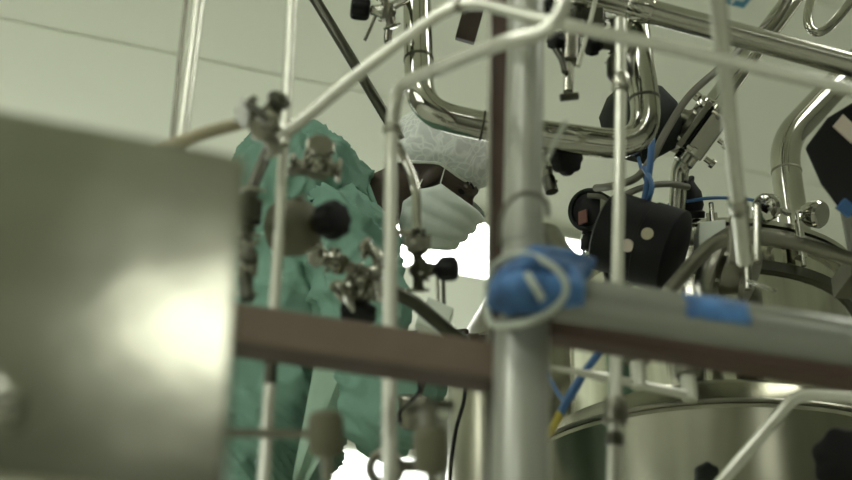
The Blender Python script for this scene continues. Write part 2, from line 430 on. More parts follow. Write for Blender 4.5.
# ------------------------------------------------------------------ brown frame, post, beams
pb, pt_ = at(520, 480, 1.30), at(526, 0, 1.30)
ptop, pbot = to_z(pb, pt_, H - .02), to_z(pb, pt_, 0.01)
post = thing('support_post', 'pale grey round upright post standing in the middle foreground', 'post', pbot)
rp_ = sz(36, pt_) / 2
MB().tube([pbot, ptop], rp_, 32).build('tube', M['post'], post)
s0, s1 = at(520, 318, 1.30), pbot
MB().lathe(pbot, (ptop - pbot), [(0, rp_ * 1.35), ((s0 - pbot).length - .01, rp_ * 1.32), ((s0 - pbot).length, rp_ * 1.02)], 32).build('sleeve', M['post'], post)
MB().lathe(pbot, Z, [(0, .042), (.012, .042)], 32).build('base_plate', M['dull'], post)
b0, b1_ = at(497, 300, 1.39), at(499, 0, 1.40)
bz0, bz1 = to_z(b0, b1_, 0.01), to_z(b0, b1_, H - .02)
tag(MB().beam(bz0, bz1, Y, 0.014, sz(19, b0) / 2).build('brown_upright', M['redbrown'], bevel=.002), 'narrow red-brown square upright fixed behind the grey round post', 'upright')
bz0 = to_z(at(489, 300, 1.37), at(490, 0, 1.38), .01); bz1 = to_z(at(489, 300, 1.37), at(490, 0, 1.38), H - .02)
tag(MB().tube([bz0, bz1], sz(5, b0) / 2, 14).build('thin_rod', M['dull']), 'thin grey rod along the left side of the red-brown upright', 'rod')
# left beam
l0, l1 = at(120, 307, 1.21), at(494, 363, 1.33)
hh = sz(46, l1) / 2
lb = tag(MB().beam(l0, l1, Z, hh * .80, .012).build('brown_beam', M['brown'], bevel=.002), 'flat brown steel beam running from the steel cabinet to the grey post', 'beam')
ax = (l1 - l0).normalized()
MB().beam(l0 + Y * .022 - Z * (hh * .8 - .003), l1 + Y * .022 - Z * (hh * .8 - .003), Z, .003, .022).build('flange', M['redbrown'], lb)
# right beam
q0, q1 = at(545, 316, 1.36), at(930, 374, 1.36)
rb = tag(MB().beam(q0, q1, Z, sz(50, q0) / 2, .02).build('brown_beam', M['redbrown'], bevel=.002), 'dark red-brown beam under the thick grey pipe at right', 'beam')
# thick grey pipe in front of it, on the post
g0, g1 = at(548, 296, 1.27), at(940, 356, 1.25)
gp = thing('thick_pipe', 'thick pale grey horizontal pipe running right from the post', 'pipe', g0)
MB().tube([g0, g1], sz(48, at(700, 320, 1.26)) / 2, 36).build('tube', M['pipegrey'], gp)
gax = (g1 - g0).normalized(); gr = sz(48, at(700, 320, 1.26)) / 2
def wrap(parent, c, ax, r, L, name='tape', mm='tape', k=0.05, lumps=7):
    ax, u, w_ = frame(ax); mb = MB(); n = 48; prev = None
    for i in range(13):
        t = i / 12; j0 = len(mb.v)
        for j in range(n):
            a = 2 * math.pi * j / n
            rr = r * (1.03 + k * noise.noise(Vector((math.cos(a) * 2, math.sin(a) * 2, t * lumps))) + k * .4 * math.sin(t * 20 + a * 2))
            edge = L * .06 * noise.noise(Vector((math.cos(a) * 1.5, math.sin(a) * 1.5, 9)))
            mb.v.append(c + ax * (t * L + (edge if i in (0, 12) else 0)) + u * math.cos(a) * rr + w_ * math.sin(a) * rr)
        if prev is not None: mb.bridge(prev, j0, n)
        prev = j0
    return mb.build(name, M[mm], parent)
def gpt(px):     # point of the pipe axis at an image column
    best = min((abs((lambda v: 426 + v.dot(CR) / -v.dot(CB) * FPX)(g0.lerp(g1, k / 400) - CAM) - px), k) for k in range(401)); return g0.lerp(g1, best[1] / 400)
a_, b_ = gpt(684), gpt(746); tp = MB(); NN = 24
for i in range(13):
    for j in range(NN + 1):
        th = R(-70 + 155 * j / NN + 6 * noise.noise(Vector((i * .4, j * .02, 3)))); sh_ = .006 * noise.noise(Vector((j * .3, 0, i)))
        upv = (CU - gax * CU.dot(gax)).normalized(); fw_ = gax.cross(upv); fw_ = fw_ if fw_.dot(CB) > 0 else -fw_
        sk = (1 - j / NN) * -.012
        tp.v.append(a_.lerp(b_, i / 12) + gax * (sk + sh_) + upv * math.cos(th) * gr * (1.025 + .02 * noise.noise(Vector((i * .5, j * .3, 0)))) + fw_ * math.sin(th) * gr * 1.03)
for i in range(12):
    for j in range(NN): k = i * (NN + 1) + j; tp.f.append((k, k + 1, k + NN + 2, k + NN + 1))
to = tp.build('blue_tape', M['tape'], gp); sd_ = to.modifiers.new('s', 'SOLIDIFY'); sd_.thickness = .002; sd_.offset = -1
a_, b_ = gpt(552), gpt(584)
# blue cloth knotted round post and pipe end
cl = MB()
def lump(mb, pts, rs): mb.tube(catmull([A(t) for t in pts], 6), [rs * (1 + .18 * noise.noise(Vector((i * .7, rs * 50, len(pts))))) for i in range(6 * (len(pts) - 1) + 1)], 16)
lump(cl, [(500, 304, 1.27), (507, 282, 1.24), (530, 268, 1.23), (556, 270, 1.24), (580, 276, 1.26)], .017)
lump(cl, [(502, 296, 1.25), (520, 288, 1.225), (545, 290, 1.225), (574, 292, 1.235)], .019)
lump(cl, [(512, 272, 1.26), (535, 256, 1.27), (560, 258, 1.30), (592, 268, 1.31)], .013)
lump(cl, [(506, 305, 1.25), (524, 302, 1.24), (548, 300, 1.235)], .014)
lump(cl, [(570, 268, 1.24), (576, 285, 1.232), (574, 304, 1.235)], .011)
tag(cl.build('blue_cloth_wrap', M['tape']), 'crumpled blue cloth wrapped where the thick pipe meets the post', 'cloth')
def loop(name, label, pts, wpx, mm, closed=False, group=None, cat='cable tie'):
    P = [A(t) for t in pts]
    if closed: P.append(P[0])
    return tag(MB().tube(catmull(P, 10), sz(wpx, P[0]) / 2, 10).build(name, M[mm]), label, cat, group)
loop('cable_tie', 'milky plastic tie looped around the post and blue cloth', [(496, 327, 1.24), (530, 322, 1.22), (558, 305, 1.22), (566, 285, 1.21), (552, 266, 1.21), (524, 254, 1.23), (497, 263, 1.26), (487, 290, 1.30), (488, 316, 1.28)], 7, 'tie', True)
loop('cable_tie', 'short pale tie end hanging over the blue cloth', [(527, 274, 1.2), (535, 287, 1.195), (543, 300, 1.2)], 7, 'tie')
loop('cable_tie', 'grey wire ring around the post above the blue cloth', [(500, 245, 1.30), (503, 212, 1.25), (520, 194, 1.24), (543, 197, 1.25), (548, 215, 1.30)], 5, 'hose')
loop('cord', 'thin pale cord hanging diagonally right of the post at mask height', [(566, 122, 1.3), (552, 148, 1.3), (543, 168, 1.3)], 5, 'tie', cat='cord')
loop('cord', 'thin dark cord dropping from the post to the blue cloth', [(543, 228, 1.34), (552, 248, 1.32), (560, 262, 1.3)], 4, 'hose', cat='cord')

# ------------------------------------------------------------------ pale foreground tubes
def zline(p, q, z): return to_z(A(p), A(q), z)
pipe('steel_tube', 'leftmost bright upright tube rising behind the steel cabinet', 'tube',
     [zline((199, 0, 1.45), (181, 140, 1.45), H - .02), zline((199, 0, 1.45), (181, 140, 1.45), 0.01)], 20, 'pale', group='slim steel tubes')
pipe('steel_tube', 'thinner darker upright tube tight left of the leftmost bright tube', 'tube',
     [zline((186, 0, 1.55), (173, 130, 1.55), H - .02), zline((186, 0, 1.55), (173, 130, 1.55), 0.01)], 8, 'dull', group='slim steel tubes')
rB, pathB, rb_ = pipe('steel_tube', 'upright tube between the cabinet and the green gown, collared where a diagonal joins', 'tube',
     [zline((289, 0, 1.40), (268, 330, 1.40), H - .02), zline((289, 0, 1.40), (262, 480, 1.40), 0.01)], 17, 'pale',
     collars=[((281, 132, 1.40), 1.35, 16, 'pale', 'collar'), ((263, 372, 1.40), 1.1, 30, 'dark', 'collar')], group='slim steel tubes')
pipe('steel_tube', 'bent tube hooking from the top edge down past the mask to the bottom', 'tube',
     [zline((566, 2, 1.11), (562, -60, 1.11), H - .02), (566, 2, 1.11), (552, 30, 1.12), (500, 43, 1.16), (396, 86, 1.40), (391, 140, 1.42), to_z(at(391, 140, 1.42), at(389, 480, 1.42), 0.01)], 16, 'pale', r_bend=.055,
     collars=[((391, 131, 1.42), 1.4, 9, 'steel', 'collar'), ((448, 64, 1.30), 1.06, 3, 'dull', 'weld_ring'), ((389, 372, 1.42), 1.1, 18, 'dull', 'collar')], group='slim steel tubes')
pipe('steel_tube', 'long tube rising from the collared upright then sloping right to the frame edge', 'tube',
     [(283, 136, 1.40), (380, 56, 1.34), (462, -2, 1.26), (560, 24, 1.2), (700, 54, 1.2), (980, 120, 1.2)], 14, 'pale', r_bend=.05, group='slim steel tubes',
     collars=[((459, 3, 1.26), 1.15, 8, 'dull', 'collar')])
pipe('steel_tube', 'dark slanting tube crossing behind the long diagonal at upper left', 'tube',
     [(290, -40, 2.0), (318, 4, 2.0), (352, 60, 2.02), (400, 140, 2.1)], 11, 'dark', group='slim steel tubes')  # dark steel puts this rear tube's shade into its colour
pipe('steel_tube', 'bright upright tube in front of the tank lid at right', 'tube',
     [zline((718, 0, 1.13), (712, -60, 1.13), H - .02), (718, 0, 1.13), (738, 205, 1.5), (744, 262, 1.62)], 15, 'pale',
     collars=[((738, 205, 1.5), 1.3, 22, 'steel', 'collar')], group='slim steel tubes')
pipe('steel_tube', 'slim upright tube passing in front of the black motor', 'tube',
     [at(620, 20, 1.55), (621, 75, 1.55), to_z(at(621, 75, 1.55), at(615, 420, 1.55), 0.01)], 12, 'pale', group='slim steel tubes',
     collars=[((621, 84, 1.55), 1.5, 20, 'steel', 'collar'), ((616, 412, 1.55), 1.7, 26, 'dull', 'collar'), ((616, 440, 1.55), 1.3, 14, 'dark', 'collar')])

# ------------------------------------------------------------------ large pipes behind
pipe('process_pipe', 'wide steel pipe dropping from the top and sweeping right above the hair net', 'pipe',
     [zline((417, 0, 1.85), (418, 30, 1.85), H - .02), (417, 0, 1.85), (420, 112, 1.85), (490, 128, 1.87), (650, 149, 1.87), (640, 60, 1.84), (628, -20, 1.84), zline((640, 60, 1.84), (628, -20, 1.84), H - .02)], 30, 'polish', r_bend=.125, n=32,
     collars=[((642, 98, 1.85), 1.05, 4, 'dark', 'weld_ring'), ((419, 60, 1.85), 1.04, 4, 'dark', 'weld_ring'), ((482, 127, 1.87), 1.04, 3, 'dark', 'weld_ring')], group='wide process pipes')
pipe('process_pipe', 'thick steel pipe sloping down across the top right corner', 'pipe',
     [(520, -22, 1.78), (660, 14, 1.78), (960, 94, 1.78)], 24, 'steel', n=32,
     collars=[((640, 9, 1.78), 1.12, 26, 'polish', 'collar')], group='wide process pipes')
pipe('process_pipe', 'polished pipe rising from the ball clamps on the lid and bending to the right edge', 'pipe',
     [Vector((at(793, 205, 2.46).x, 2.46, at(800, 252, 2.36).z + .06)), (789, 195, 2.46), (783, 142, 2.46), (858, 62, 2.52), zline((858, 62, 2.52), (960, -60, 2.6), H - .02)], 29, 'polish', r_bend=.09, n=32, group='wide process pipes',
     collars=[((786, 172, 2.46), 1.04, 3, 'dull', 'weld_ring')])
pipe('process_pipe', 'polished diagonal pipe running from the clamped valve up to the top edge', 'pipe',
     [(708, 112, 2.25), (796, -6, 2.32), zline((708, 112, 2.25), (796, -6, 2.32), H - .02)], 20, 'polish', n=28, group='wide process pipes')
loop('bent_tube', 'hooked steel tube dipping from the top edge at upper right', [(818, -30, 2.12), (812, -6, 2.12), (808, 14, 2.12), (810, 28, 2.12), (820, 32, 2.12), (836, 20, 2.12), (858, -8, 2.12), (880, -40, 2.12)], 9, 'polish', cat='tube')
loop('bent_tube', 'thin steel tube running close beside the polished diagonal at the top', [(802, -30, 2.16), (788, 0, 2.16), (775, 22, 2.16), (764, 34, 2.17)], 9, 'dull', cat='tube')
loop('grey_hose', 'grey hose curving from the upper diagonal down behind the bright upright tube', [(775, 18, 2.2), (745, 44, 2.15), (722, 66, 2.1), (690, 95, 2.08), (668, 128, 2.08), (652, 158, 2.08), (636, 178, 2.1), (612, 186, 2.12), (596, 188, 2.2)], 7, 'hose', cat='hose')
loop('grey_hose', 'grey hose arching from behind the slim upright to the black valve cap', [(604, 214, 2.1), (622, 197, 2.1), (645, 187, 2.12), (668, 184, 2.15), (688, 187, 2.2)], 7, 'hose', cat='hose')

# blue air hoses
loop('blue_hose', 'thicker blue air hose hanging beside the wide pipe elbow', [(652, 135, 2.02), (651, 155, 2.02), (648, 180, 2.03), (643, 210, 2.05), (640, 235, 2.07)], 7, 'blue', cat='hose', group='blue air hoses')
loop('blue_hose', 'second blue air hose twisted against the thicker one', [(644, 168, 2.05), (652, 185, 2.0), (647, 205, 2.03), (641, 230, 2.08)], 5, 'blue', cat='hose', group='blue air hoses')
loop('blue_hose', 'thin short blue hose under a small black connector', [(637, 150, 2.1), (641, 168, 2.1), (646, 182, 2.1), (650, 200, 2.1)], 3.5, 'blue', cat='hose', group='blue air hoses')
loop('blue_hose', 'thin blue hose reaching across behind the bright upright tube', [(668, 205, 2.3), (690, 201, 2.28), (712, 198, 2.28), (745, 199, 2.3), (770, 204, 2.35)], 3.5, 'blue', cat='hose', group='blue air hoses')
cn = at(637, 153, 2.1)
tag(MB().lathe(cn - cv(-.3, 1) * .012, cv(-.3, 1), [(0, .005), (.006, .009), (.02, .009), (.026, .004)], 10).build('hose_connector', M['black']), 'small black connector at the top of the thin short blue hose', 'connector')
loop('blue_hose', 'wide blue hose slanting below the thick grey pipe toward a yellow end', [(606, 345, 1.75), (592, 362, 1.75), (574, 388, 1.75), (560, 414, 1.75)], 8, 'blue', cat='hose', group='blue air hoses')
loop('blue_hose', 'narrow blue hose crossing the slanting wide one under the pipe', [(540, 350, 1.78), (548, 374, 1.78), (560, 396, 1.77), (570, 400, 1.76), (590, 366, 1.8)], 4, 'blue', cat='hose', group='blue air hoses')
loop('yellow_hose_end', 'short yellow sleeve on the end of the slanting blue hose', [(560, 413, 1.75), (555, 424, 1.75), (547, 436, 1.75)], 8, 'yellow', cat='hose end')

# ------------------------------------------------------------------ clamped valve upper right (in focus)
c = at(702, 136, 2.20); dax = cv(-.58, -.80).normalized(); side = cv(-.8, .58)
vb = thing('clamped_valve', 'sharp steel valve block with bolts on the polished diagonal pipe', 'valve', c)
u_ = sz(1, c)
perp = cv(.80, -.58).normalized(); tw = dax.cross(perp).normalized()
mb = MB(); mb.box(c + perp * 2 * u_, dax, perp, tw, 24 * u_, 10 * u_, 13 * u_); mb.build('valve_body', M['steel'], vb, bevel=.004)
MB().box(c - perp * 15 * u_ - dax * 2 * u_, dax, perp, tw, 27 * u_, 3 * u_, 17 * u_).build('bonnet_plate', M['dull'], vb, bevel=.002)
MB().box(c - perp * 10 * u_ - dax * 2 * u_, dax, perp, tw, 25 * u_, 1.6 * u_, 16 * u_).build('diaphragm', M['black'], vb, bevel=.001)
MB().lathe(c - perp * 18 * u_ - dax * 2 * u_, -perp, [(0, 15 * u_), (5 * u_, 15 * u_), (8 * u_, 11 * u_), (14 * u_, 9 * u_)], 32).build('bonnet', M['dull'], vb)
for i in (-1, 1):
    for k in (-1, 1):
        q = c - perp * 18 * u_ - dax * 2 * u_ + dax * i * 21 * u_ + tw * k * 14 * u_
        MB().lathe(q, perp, [(-4 * u_, 4 * u_), (0, 4 * u_), (0, 2 * u_), (16 * u_, 2 * u_), (16 * u_, 3.6 * u_), (20 * u_, 3.6 * u_)], 6).build('bolt', M['polish'], vb)
for i in (-.3, .6):
    q = c + dax * i * 26 * u_ + perp * 16 * u_ - tw * 4 * u_
    MB().lathe(q, perp, [(0, 3 * u_), (7 * u_, 3 * u_), (7 * u_, 5 * u_), (11 * u_, 5 * u_)], 12).build('bolt', M['polish'], vb)
MB().cyl(c - dax * 34 * u_, c + dax * 34 * u_, 11 * u_, 24).build('port', M['steel'], vb)
clamp(vb, at(713, 108, 2.23), dax, 17 * u_, 5 * u_, mm='polish', nut=-perp)
mb = MB(); mb.tube(bend([c + dax * 26 * u_, at(680, 168, 2.25), at(677, 215, 2.3)], .03), 9 * u_, 24); mb.build('outlet_pipe', M['steel'], vb)
# black ribbed dome behind the wide pipe
c2 = at(645, 119, 2.16); k2 = cv(.30, .25, .85).normalized()
bk = thing('black_actuator_cap', 'large black faceted actuator cap behind the wide pipe elbow', 'actuator', c2)
MB().lathe(c2 - k2 * .05, k2, [(0, .045), (.004, .090), (.055, .092), (.075, .080), (.098, .05), (.10, .001)], 10).build('cap', M['matt'], bk)
MB().lathe(c2 - k2 * .065, k2, [(0, .03), (.018, .05)], 24).build('flange', M['steel'], bk)
MB().cyl(c2 - k2 * .05, at(688, 150, 2.26), .018, 20).build('neck', M['dull'], bk)

# small black capped valve below it
c = at(690, 232, 2.34)
t = thing('capped_valve', 'black capped sensor on a steel stub above the tank lid', 'sensor', c)
MB().lathe(c, cv(-.05, 1), [(0, .022), (.03, .022), (.034, .016), (.06, .016)], 24).build('stub', M['steel'], t)
q = c + cv(-.05, 1) * .03
MB().lathe(q, cv(-.05, 1), [(0, .034), (.014, .036), (.018, .03), (.03, .034), (.06, .030), (.075, .02), (.085, .014)], 16).build('cap', M['black'], t)
MB().tube(catmull([at(688, 187, 2.30), at(692, 178, 2.3), at(684, 183, 2.25)], 6), .006, 10).build('cable_gland', M['black'], t)
# black round gauge with red sticker
c = at(594, 212, 2.28)
t = thing('black_gauge', 'black round gauge head with red and white stickers left of the slim upright', 'gauge', c)
ka = cv(-.55, .15, .8).normalized()
MB().lathe(c - ka * .045, ka, [(0, .03), (.01, .046), (.05, .048), (.056, .044), (.07, .046), (.08, .03), (.082, .001)], 26).build('head', M['black'], t)
MB().torus(c + ka * .03, ka, .043, .006).build('rim', M['matt'], t)
MB().box(c + cv(-.03, -.012, .042), cv(1, .4, .6), cv(0, 1, 0), ka, .010, .014, .003).build('red_sticker', M['red'], t)
MB().cyl(c + cv(-.012, -.03, .01), c + cv(-.02, -.085, .02), .014, 18).build('lower_barrel', M['black'], t)
MB().lathe(c + cv(-.015, -.052, .012), cv(-.1, -1, .1), [(0, .0155), (.012, .0155)], 18).build('white_band', M['white'], t)
MB().tube(catmull([c + cv(-.02, .035, .04), c + cv(.012, .03, .05), c + cv(.035, .0, .045), c + cv(.04, -.03, .04)], 6), .006, 8).build('strap', M['hose'], t)
MB().tube([c + cv(-.02, -.05, 0), at(583, 262, 2.35)], .003, 8).build('stem', M['steel'], t)
MB().tube([c + cv(-.008, -.05, -.01), at(590, 262, 2.37)], .003, 8).build('stem', M['steel'], t)

# steel bracket plate between gauge and motor
tag(MB().slab([at(598, 250, 2.12), at(605, 285, 2.1), at(612, 205, 2.1), at(600, 198, 2.12)], .02).build('steel_bracket', M['dull'], bevel=.002), 'bright folded steel bracket behind the slim upright beside the gauge', 'bracket')

# big black motor + flange
ma, mb_ = at(614, 242, 1.95), at(668, 250, 2.02); axm = (mb_ - ma).normalized(); axm = cv(.84, -.30, .44).normalized()
rM = sz(44, ma)
mt = thing('black_motor', 'big black motor barrel above the thick grey pipe', 'motor', ma)
o_ = at(651, 245, 2.06)
MB().lathe(o_ - axm * .10, axm, [(0, rM * .9), (.006, rM), (.09, rM), (.092, rM * 1.04), (.15, rM * 1.04), (.155, rM * .9)], 40).build('barrel', M['black'], mt)
fa, fu, fw = frame(axm)
def proj(p): v = p - CAM; return Vector((426 + v.dot(CR) / -v.dot(CB) * FPX, 240 - v.dot(CU) / -v.dot(CB) * FPX))
for px, py, mm, nm in ((630, 245, 'pink', 'pink_label'), (646, 233, 'tan', 'yellow_label')):
    best = min((((proj(o_ + fa * (t_ * .01) + (fu * math.cos(a_ * .1) + fw * math.sin(a_ * .1)) * rM) - Vector((px, py))).length, t_, a_) for t_ in range(-8, 14) for a_ in range(63)
                if (fu * math.cos(a_ * .1) + fw * math.sin(a_ * .1)).dot(CB) > .2))
    dd = fu * math.cos(best[2] * .1) + fw * math.sin(best[2] * .1)
    MB().lathe(o_ + fa * best[1] * .01 + dd * rM * .99, dd, [(0, .013), (rM * .06, .012)], 16).build(nm, M[mm], mt)
fl = o_ + axm * .135
MB().lathe(fl, axm, [(-.02, rM * .7), (0, rM * .98), (.008, rM * 1.02), (.018, rM * 1.02), (.022, rM * .95), (.026, rM * .6), (.06, rM * .45), (.064, rM * .62), (.074, rM * .62), (.078, rM * .3)], 40).build('flange', M['dull'], mt)
bolts(mt, fl + axm * .02, axm, rM * .82, .006, .012, 8)

# ------------------------------------------------------------------ right tank
tc_ = at(775, 402, 2.2); rT = 0.46; zc = tc_.z
TC = Vector((tc_.x, 2.2 + rT, 0))
tk = thing('mixing_tank', 'large round steel tank with flanged lid filling the lower right', 'tank', TC)
MB().lathe(TC + Z * .30, Z, [(0, .1), (.12, rT), (zc - .30 - .012, rT), (zc - .30 - .006, rT + .006), (zc - .30, rT), (zc - .30 + .06, rT - .05), (zc - .30 + .10, rT - .13)], 64).build('shell', M['tank'], tk)
ze = at(790, 300, 2.3).z
rN = rT - .12
flz = at(800, 252, 2.36).z
MB().lathe(TC + Z * (zc + .05), Z, [(0, rN), (flz - zc - .05, rN)], 64).build('neck', M['streak'], tk)
MB().lathe(TC + Z * flz, Z, [(0, rN + .015), (.012, rN + .03), (.022, rN + .03), (.024, rN + .01), (.030, rN + .01), (.032, rN + .028), (.044, rN + .028), (.052, rN + .01), (.075, rN * .6), (.08, rN * .3)], 64).build('lid', M['steel'], tk)
for i in range(3):
    a = 2 * math.pi * i / 3 + .5; q = TC + Vector((math.cos(a), math.sin(a), 0)) * (rT - .06)
    MB().tube([Vector((q.x, q.y, .005)), Vector((q.x, q.y, .42))], .025, 20).build('leg', M['tank'], tk)
MB().lathe(TC + Z * (at(800, 282, 2.36).z), Z, [(0, rN + .001), (.002, rN + .012), (.026, rN + .012), (.028, rN + .001)], 64).build('dark_band', M['dark'], tk)
# lid toggle clamps
for a in (-2.35, -1.75, -1.2):
    q = TC + Vector((math.cos(a), math.sin(a), 0)) * (rN + .02) + Z * (flz - .02); d = Vector((math.cos(a), math.sin(a), 0))
    g = MB(); g.box(q + Z * .03, d, Z, d.cross(Z), .012, .045, .012); g.cyl(q - Z * .04 + d * .01, q + Z * .10 + d * .012, .006, 10); g.build('lid_clamp', M['steel'], tk, bevel=.002)
# fixed nozzle panel on shoulder, seam ring
MB().torus(TC + Z * (zc + .002), Z, rT + .002, .006, 80, 8).build('seam_ring', M['dull'], tk)
# curved rail round the lid
P = [at(690, 236, 1.98), at(745, 236, 1.95), at(800, 246, 1.95), at(870, 268, 1.98)]
loop('lid_rail', 'curved steel rail passing in front of the tank lid', [(668, 292, 1.84), (694, 262, 1.84), (716, 243, 1.84), (750, 237, 1.84), (800, 244, 1.84), (880, 268, 1.86)], 15, 'dull', cat='rail')
# small clamp handle below the rail
t = thing('toggle_handle', 'small steel toggle with a lever below the lid rail', 'handle', at(747, 270, 1.95))
MB().cyl(at(746, 250, 1.95), at(748, 290, 1.95), sz(4, at(746, 260, 1.95)), 14).build('pivot', M['steel'], t)
MB().tube([at(748, 281, 1.93), at(762, 286, 1.9), at(776, 291, 1.88)], sz(2.2, at(748, 281, 1.93)), 10).build('lever', M['polish'], t)
# upright bracket column of flange (bright folded sheet at x 735)
t = thing('bracket_column', 'pale steel bracket standing where the bright tube meets the lid', 'bracket', at(735, 235, 1.62))
MB().slab([at(728, 262, 1.66), at(750, 265, 1.66), at(750, 205, 1.66), at(732, 202, 1.66)], .012).build('plate', M['dull'], t, bevel=.002)
MB().cyl(at(757, 262, 1.70), at(757, 206, 1.70), sz(4, at(757, 262, 1.7)), 14).build('rod', M['polish'], t)
# square white boss behind
tag(MB().slab([at(699, 250, 2.02), at(726, 250, 2.02), at(726, 219, 2.02), at(699, 222, 2.02)], .05).build('junction_block', M['white'], bevel=.003), 'white square block beside the black capped sensor on the lid', 'block')

# ball clamps at foot of polished pipe
for i, (px, py, dx, lab) in enumerate(((768, 207, -1, 'left round shiny clamp knob at the foot of the bent polished pipe'), (815, 214, 1, 'right round shiny clamp knob at the foot of the bent polished pipe'))):
    c = at(px, py, 2.22); k_ = cv(dx * .55, -.1, .75).normalized()
    t = thing('clamp_knob', lab, 'knob', c, 'shiny knobs on the lid')
    MB().lathe(c - k_ * .03, k_, [(0, .012), (.006, .022), (.02, .029), (.042, .031), (.048, .027), (.051, .015), (.052, .001)], 30).build('knob', M['polish'], t)
    MB().cyl(c - k_ * .02, at(788 if dx < 0 else 799, 213, 2.38), .009, 14).build('stem', M['steel'], t)
# black camera-like head at right edge
c = at(850, 148, 1.85)
t = thing('black_sensor_head', 'black hooded instrument head with pale face at the right edge', 'instrument', c)
a1x, a2x = cv(.74, -.66).normalized(), cv(.66, .74).normalized()
mb = MB(); u_ = sz(1, c)
prof = [(804, 148), (826, 118), (852, 102), (900, 110), (900, 190), (872, 226), (838, 208), (820, 184)]
fr_ = [at(px, py, 1.80) for px, py in prof]; bk_ = [at(px + 22, py + 4, 1.94) for px, py in prof]
i0 = len(mb.v); mb.v += fr_ + bk_; n = len(prof)
mb.f.append(tuple(range(n))); mb.f.append(tuple(range(n, 2 * n))[::-1])
for k in range(n): mb.f.append((k, n + k, n + (k + 1) % n, (k + 1) % n))
mb.build('housing', M['black'], t, bevel=.006)
MB().slab([at(833, 126, 1.797), at(852, 143, 1.797), at(862, 132, 1.797), at(843, 114, 1.797)], .004).build('face_label', M['pink'], t)
MB().cyl(at(852, 200, 1.86), at(864, 262, 1.9), 13 * u_, 20).build('neck', M['pipegrey'], t)
MB().box(at(846, 208, 1.80), a1x, a2x, CB, 7 * u_, 6 * u_, .006).build('blue_tab', M['blue'], t)
MB().box(at(868, 278, 1.94), X, Y, Z, .05, .05, .02).build('mount', M['dull'], t)

# ------------------------------------------------------------------ centre vessel with cone top
c0 = at(562, 420, 2.35); cv_y = 2.62
VY = 3.36; vc = Vector((at(545, 400, VY).x, VY, 0)); rV = sz(98, at(545, 420, VY))
shz = at(500, 352, VY - .1).z; apz = at(575, 232, VY).z
vs = thing('cone_vessel', 'steel vessel with a grey conical top standing behind the post', 'vessel', vc)
MB().lathe(vc + Z * .25, Z, [(0, .06), (.15, rV), (shz - .25, rV)], 56).build('shell', M['tank'], vs)
MB().lathe(vc + Z * shz, Z, [(0, rV), (.01, rV + .008), (.02, rV), (.05, rV * .93), ((apz - shz) * .6, rV * .5), (apz - shz, rV * .18)], 56).build('cone', M['dull'], vs)
for i in range(3):
    a = 2 * math.pi * i / 3 + .9; q = vc + Vector((math.cos(a), math.sin(a), 0)) * (rV - .05)
    MB().tube([Vector((q.x, q.y, .005)), Vector((q.x, q.y, .40))], .02, 16).build('leg', M['tank'], vs)
# dark cable on the vessel
loop('black_cable', 'thin black cable hanging down beside the centre vessel', [(466, 372, 2.1), (464, 400, 2.1), (456, 430, 2.1), (451, 468, 2.1), (449, 500, 2.1)], 4, 'black', cat='cable')
loop('black_cable', 'short black cable hooking under the brown beam beside the steel cup', [(426, 341, 1.89), (430, 358, 1.9), (420, 380, 1.9), (419, 392, 1.9), (408, 404, 1.9), (400, 412, 1.9), (400, 422, 1.9)], 4, 'black', cat='cable')

# ------------------------------------------------------------------ lower right tubing
pipe('steel_tube', 'thin level tube under the thick pipe running into two short stubs', 'tube',
     [Vector((at(522, 363, 1.62).x, 1.62, 0.0)), (522, 363, 1.62), (600, 376, 1.65), (692, 396, 1.72)], 10, 'pale', group='slim steel tubes')
for px, py, Yy, lab in ((638, 377, 1.675, 'short upright pipe stub under the thick pipe, left of the pair'), (689, 390, 1.72, 'short upright pipe stub under the thick pipe, right of the pair')):
    c = at(px, py, Yy); t = thing('pipe_stub', lab, 'pipe stub', c, 'pipe stubs')
    r_ = sz(8, c); MB().cyl(c - Z * .018, c + Z * .03, r_, 24).build('tube', M['pale'], t)
    MB().lathe(c + Z * .024, Z, [(0, r_ * 1.6), (.01, r_ * 1.7), (.018, r_ * 1.6)], 24).build('ferrule', M['dull'], t)
pipe('steel_tube', 'bright bent tube entering from the right edge then slanting down left', 'tube',
     [(940, 404, 1.7), (797, 394, 1.72), (716, 488, 1.75), to_z(at(797, 390, 1.72), at(716, 488, 1.75), .4)], 13, 'pale', r_bend=.03, group='slim steel tubes')
tag(knob(MB(), at(852, 462, 1.8), cv(-.5, .2, .8), sz(34, at(852, 462, 1.8)), .06, 7).build('black_handwheel', M['black']), 'dark blurred handwheel cut by the lower right edge', 'handwheel')
tag(knob(MB(), at(704, 476, 2.05), cv(0, .3, .9), sz(12, at(704, 476, 2.05)), .04, 6).build('small_dark_knob', M['matt']), 'small dark knob on the tank front at the bottom edge', 'knob')

# ------------------------------------------------------------------ valves, top centre
def hang(t, pts, r, nm, mm): MB().tube(catmull([A(q) for q in pts], 5), r, 10).build(nm, M[mm], t)
t = valve('sampling_valve', 'small valve with black square knob left of the wide pipe top', at(388, 12, 1.78), cv(-1, .12), cv(.25, -1), .024, kr=.95, kl=1.5, pl=1.2, group='sampling valves')
hang(t, [(378, 10, 1.83), (372, 24, 1.83), (365, 40, 1.83)], .0035, 'lever', 'dull')
hang(t, [(392, 18, 1.84), (388, 34, 1.84), (388, 42, 1.84)], .008, 'spout', 'dull')
hang(t, [(390, 8, 1.78), (398, 3, 1.80), (406, 0, 1.83)], .009, 'inlet', 'steel')
c = at(470, 22, 1.9)
t = thing('hanging_block', 'dark brown rectangular block hanging from the top left of the post', 'block', c)
hx = sz(1, c)
MB().box(c, cv(.28, 1), cv(1, -.28), CB, 20 * hx, 10 * hx, 10 * hx).build('block', mat('dark_brown', (60, 48, 38), .6), t, bevel=.003)
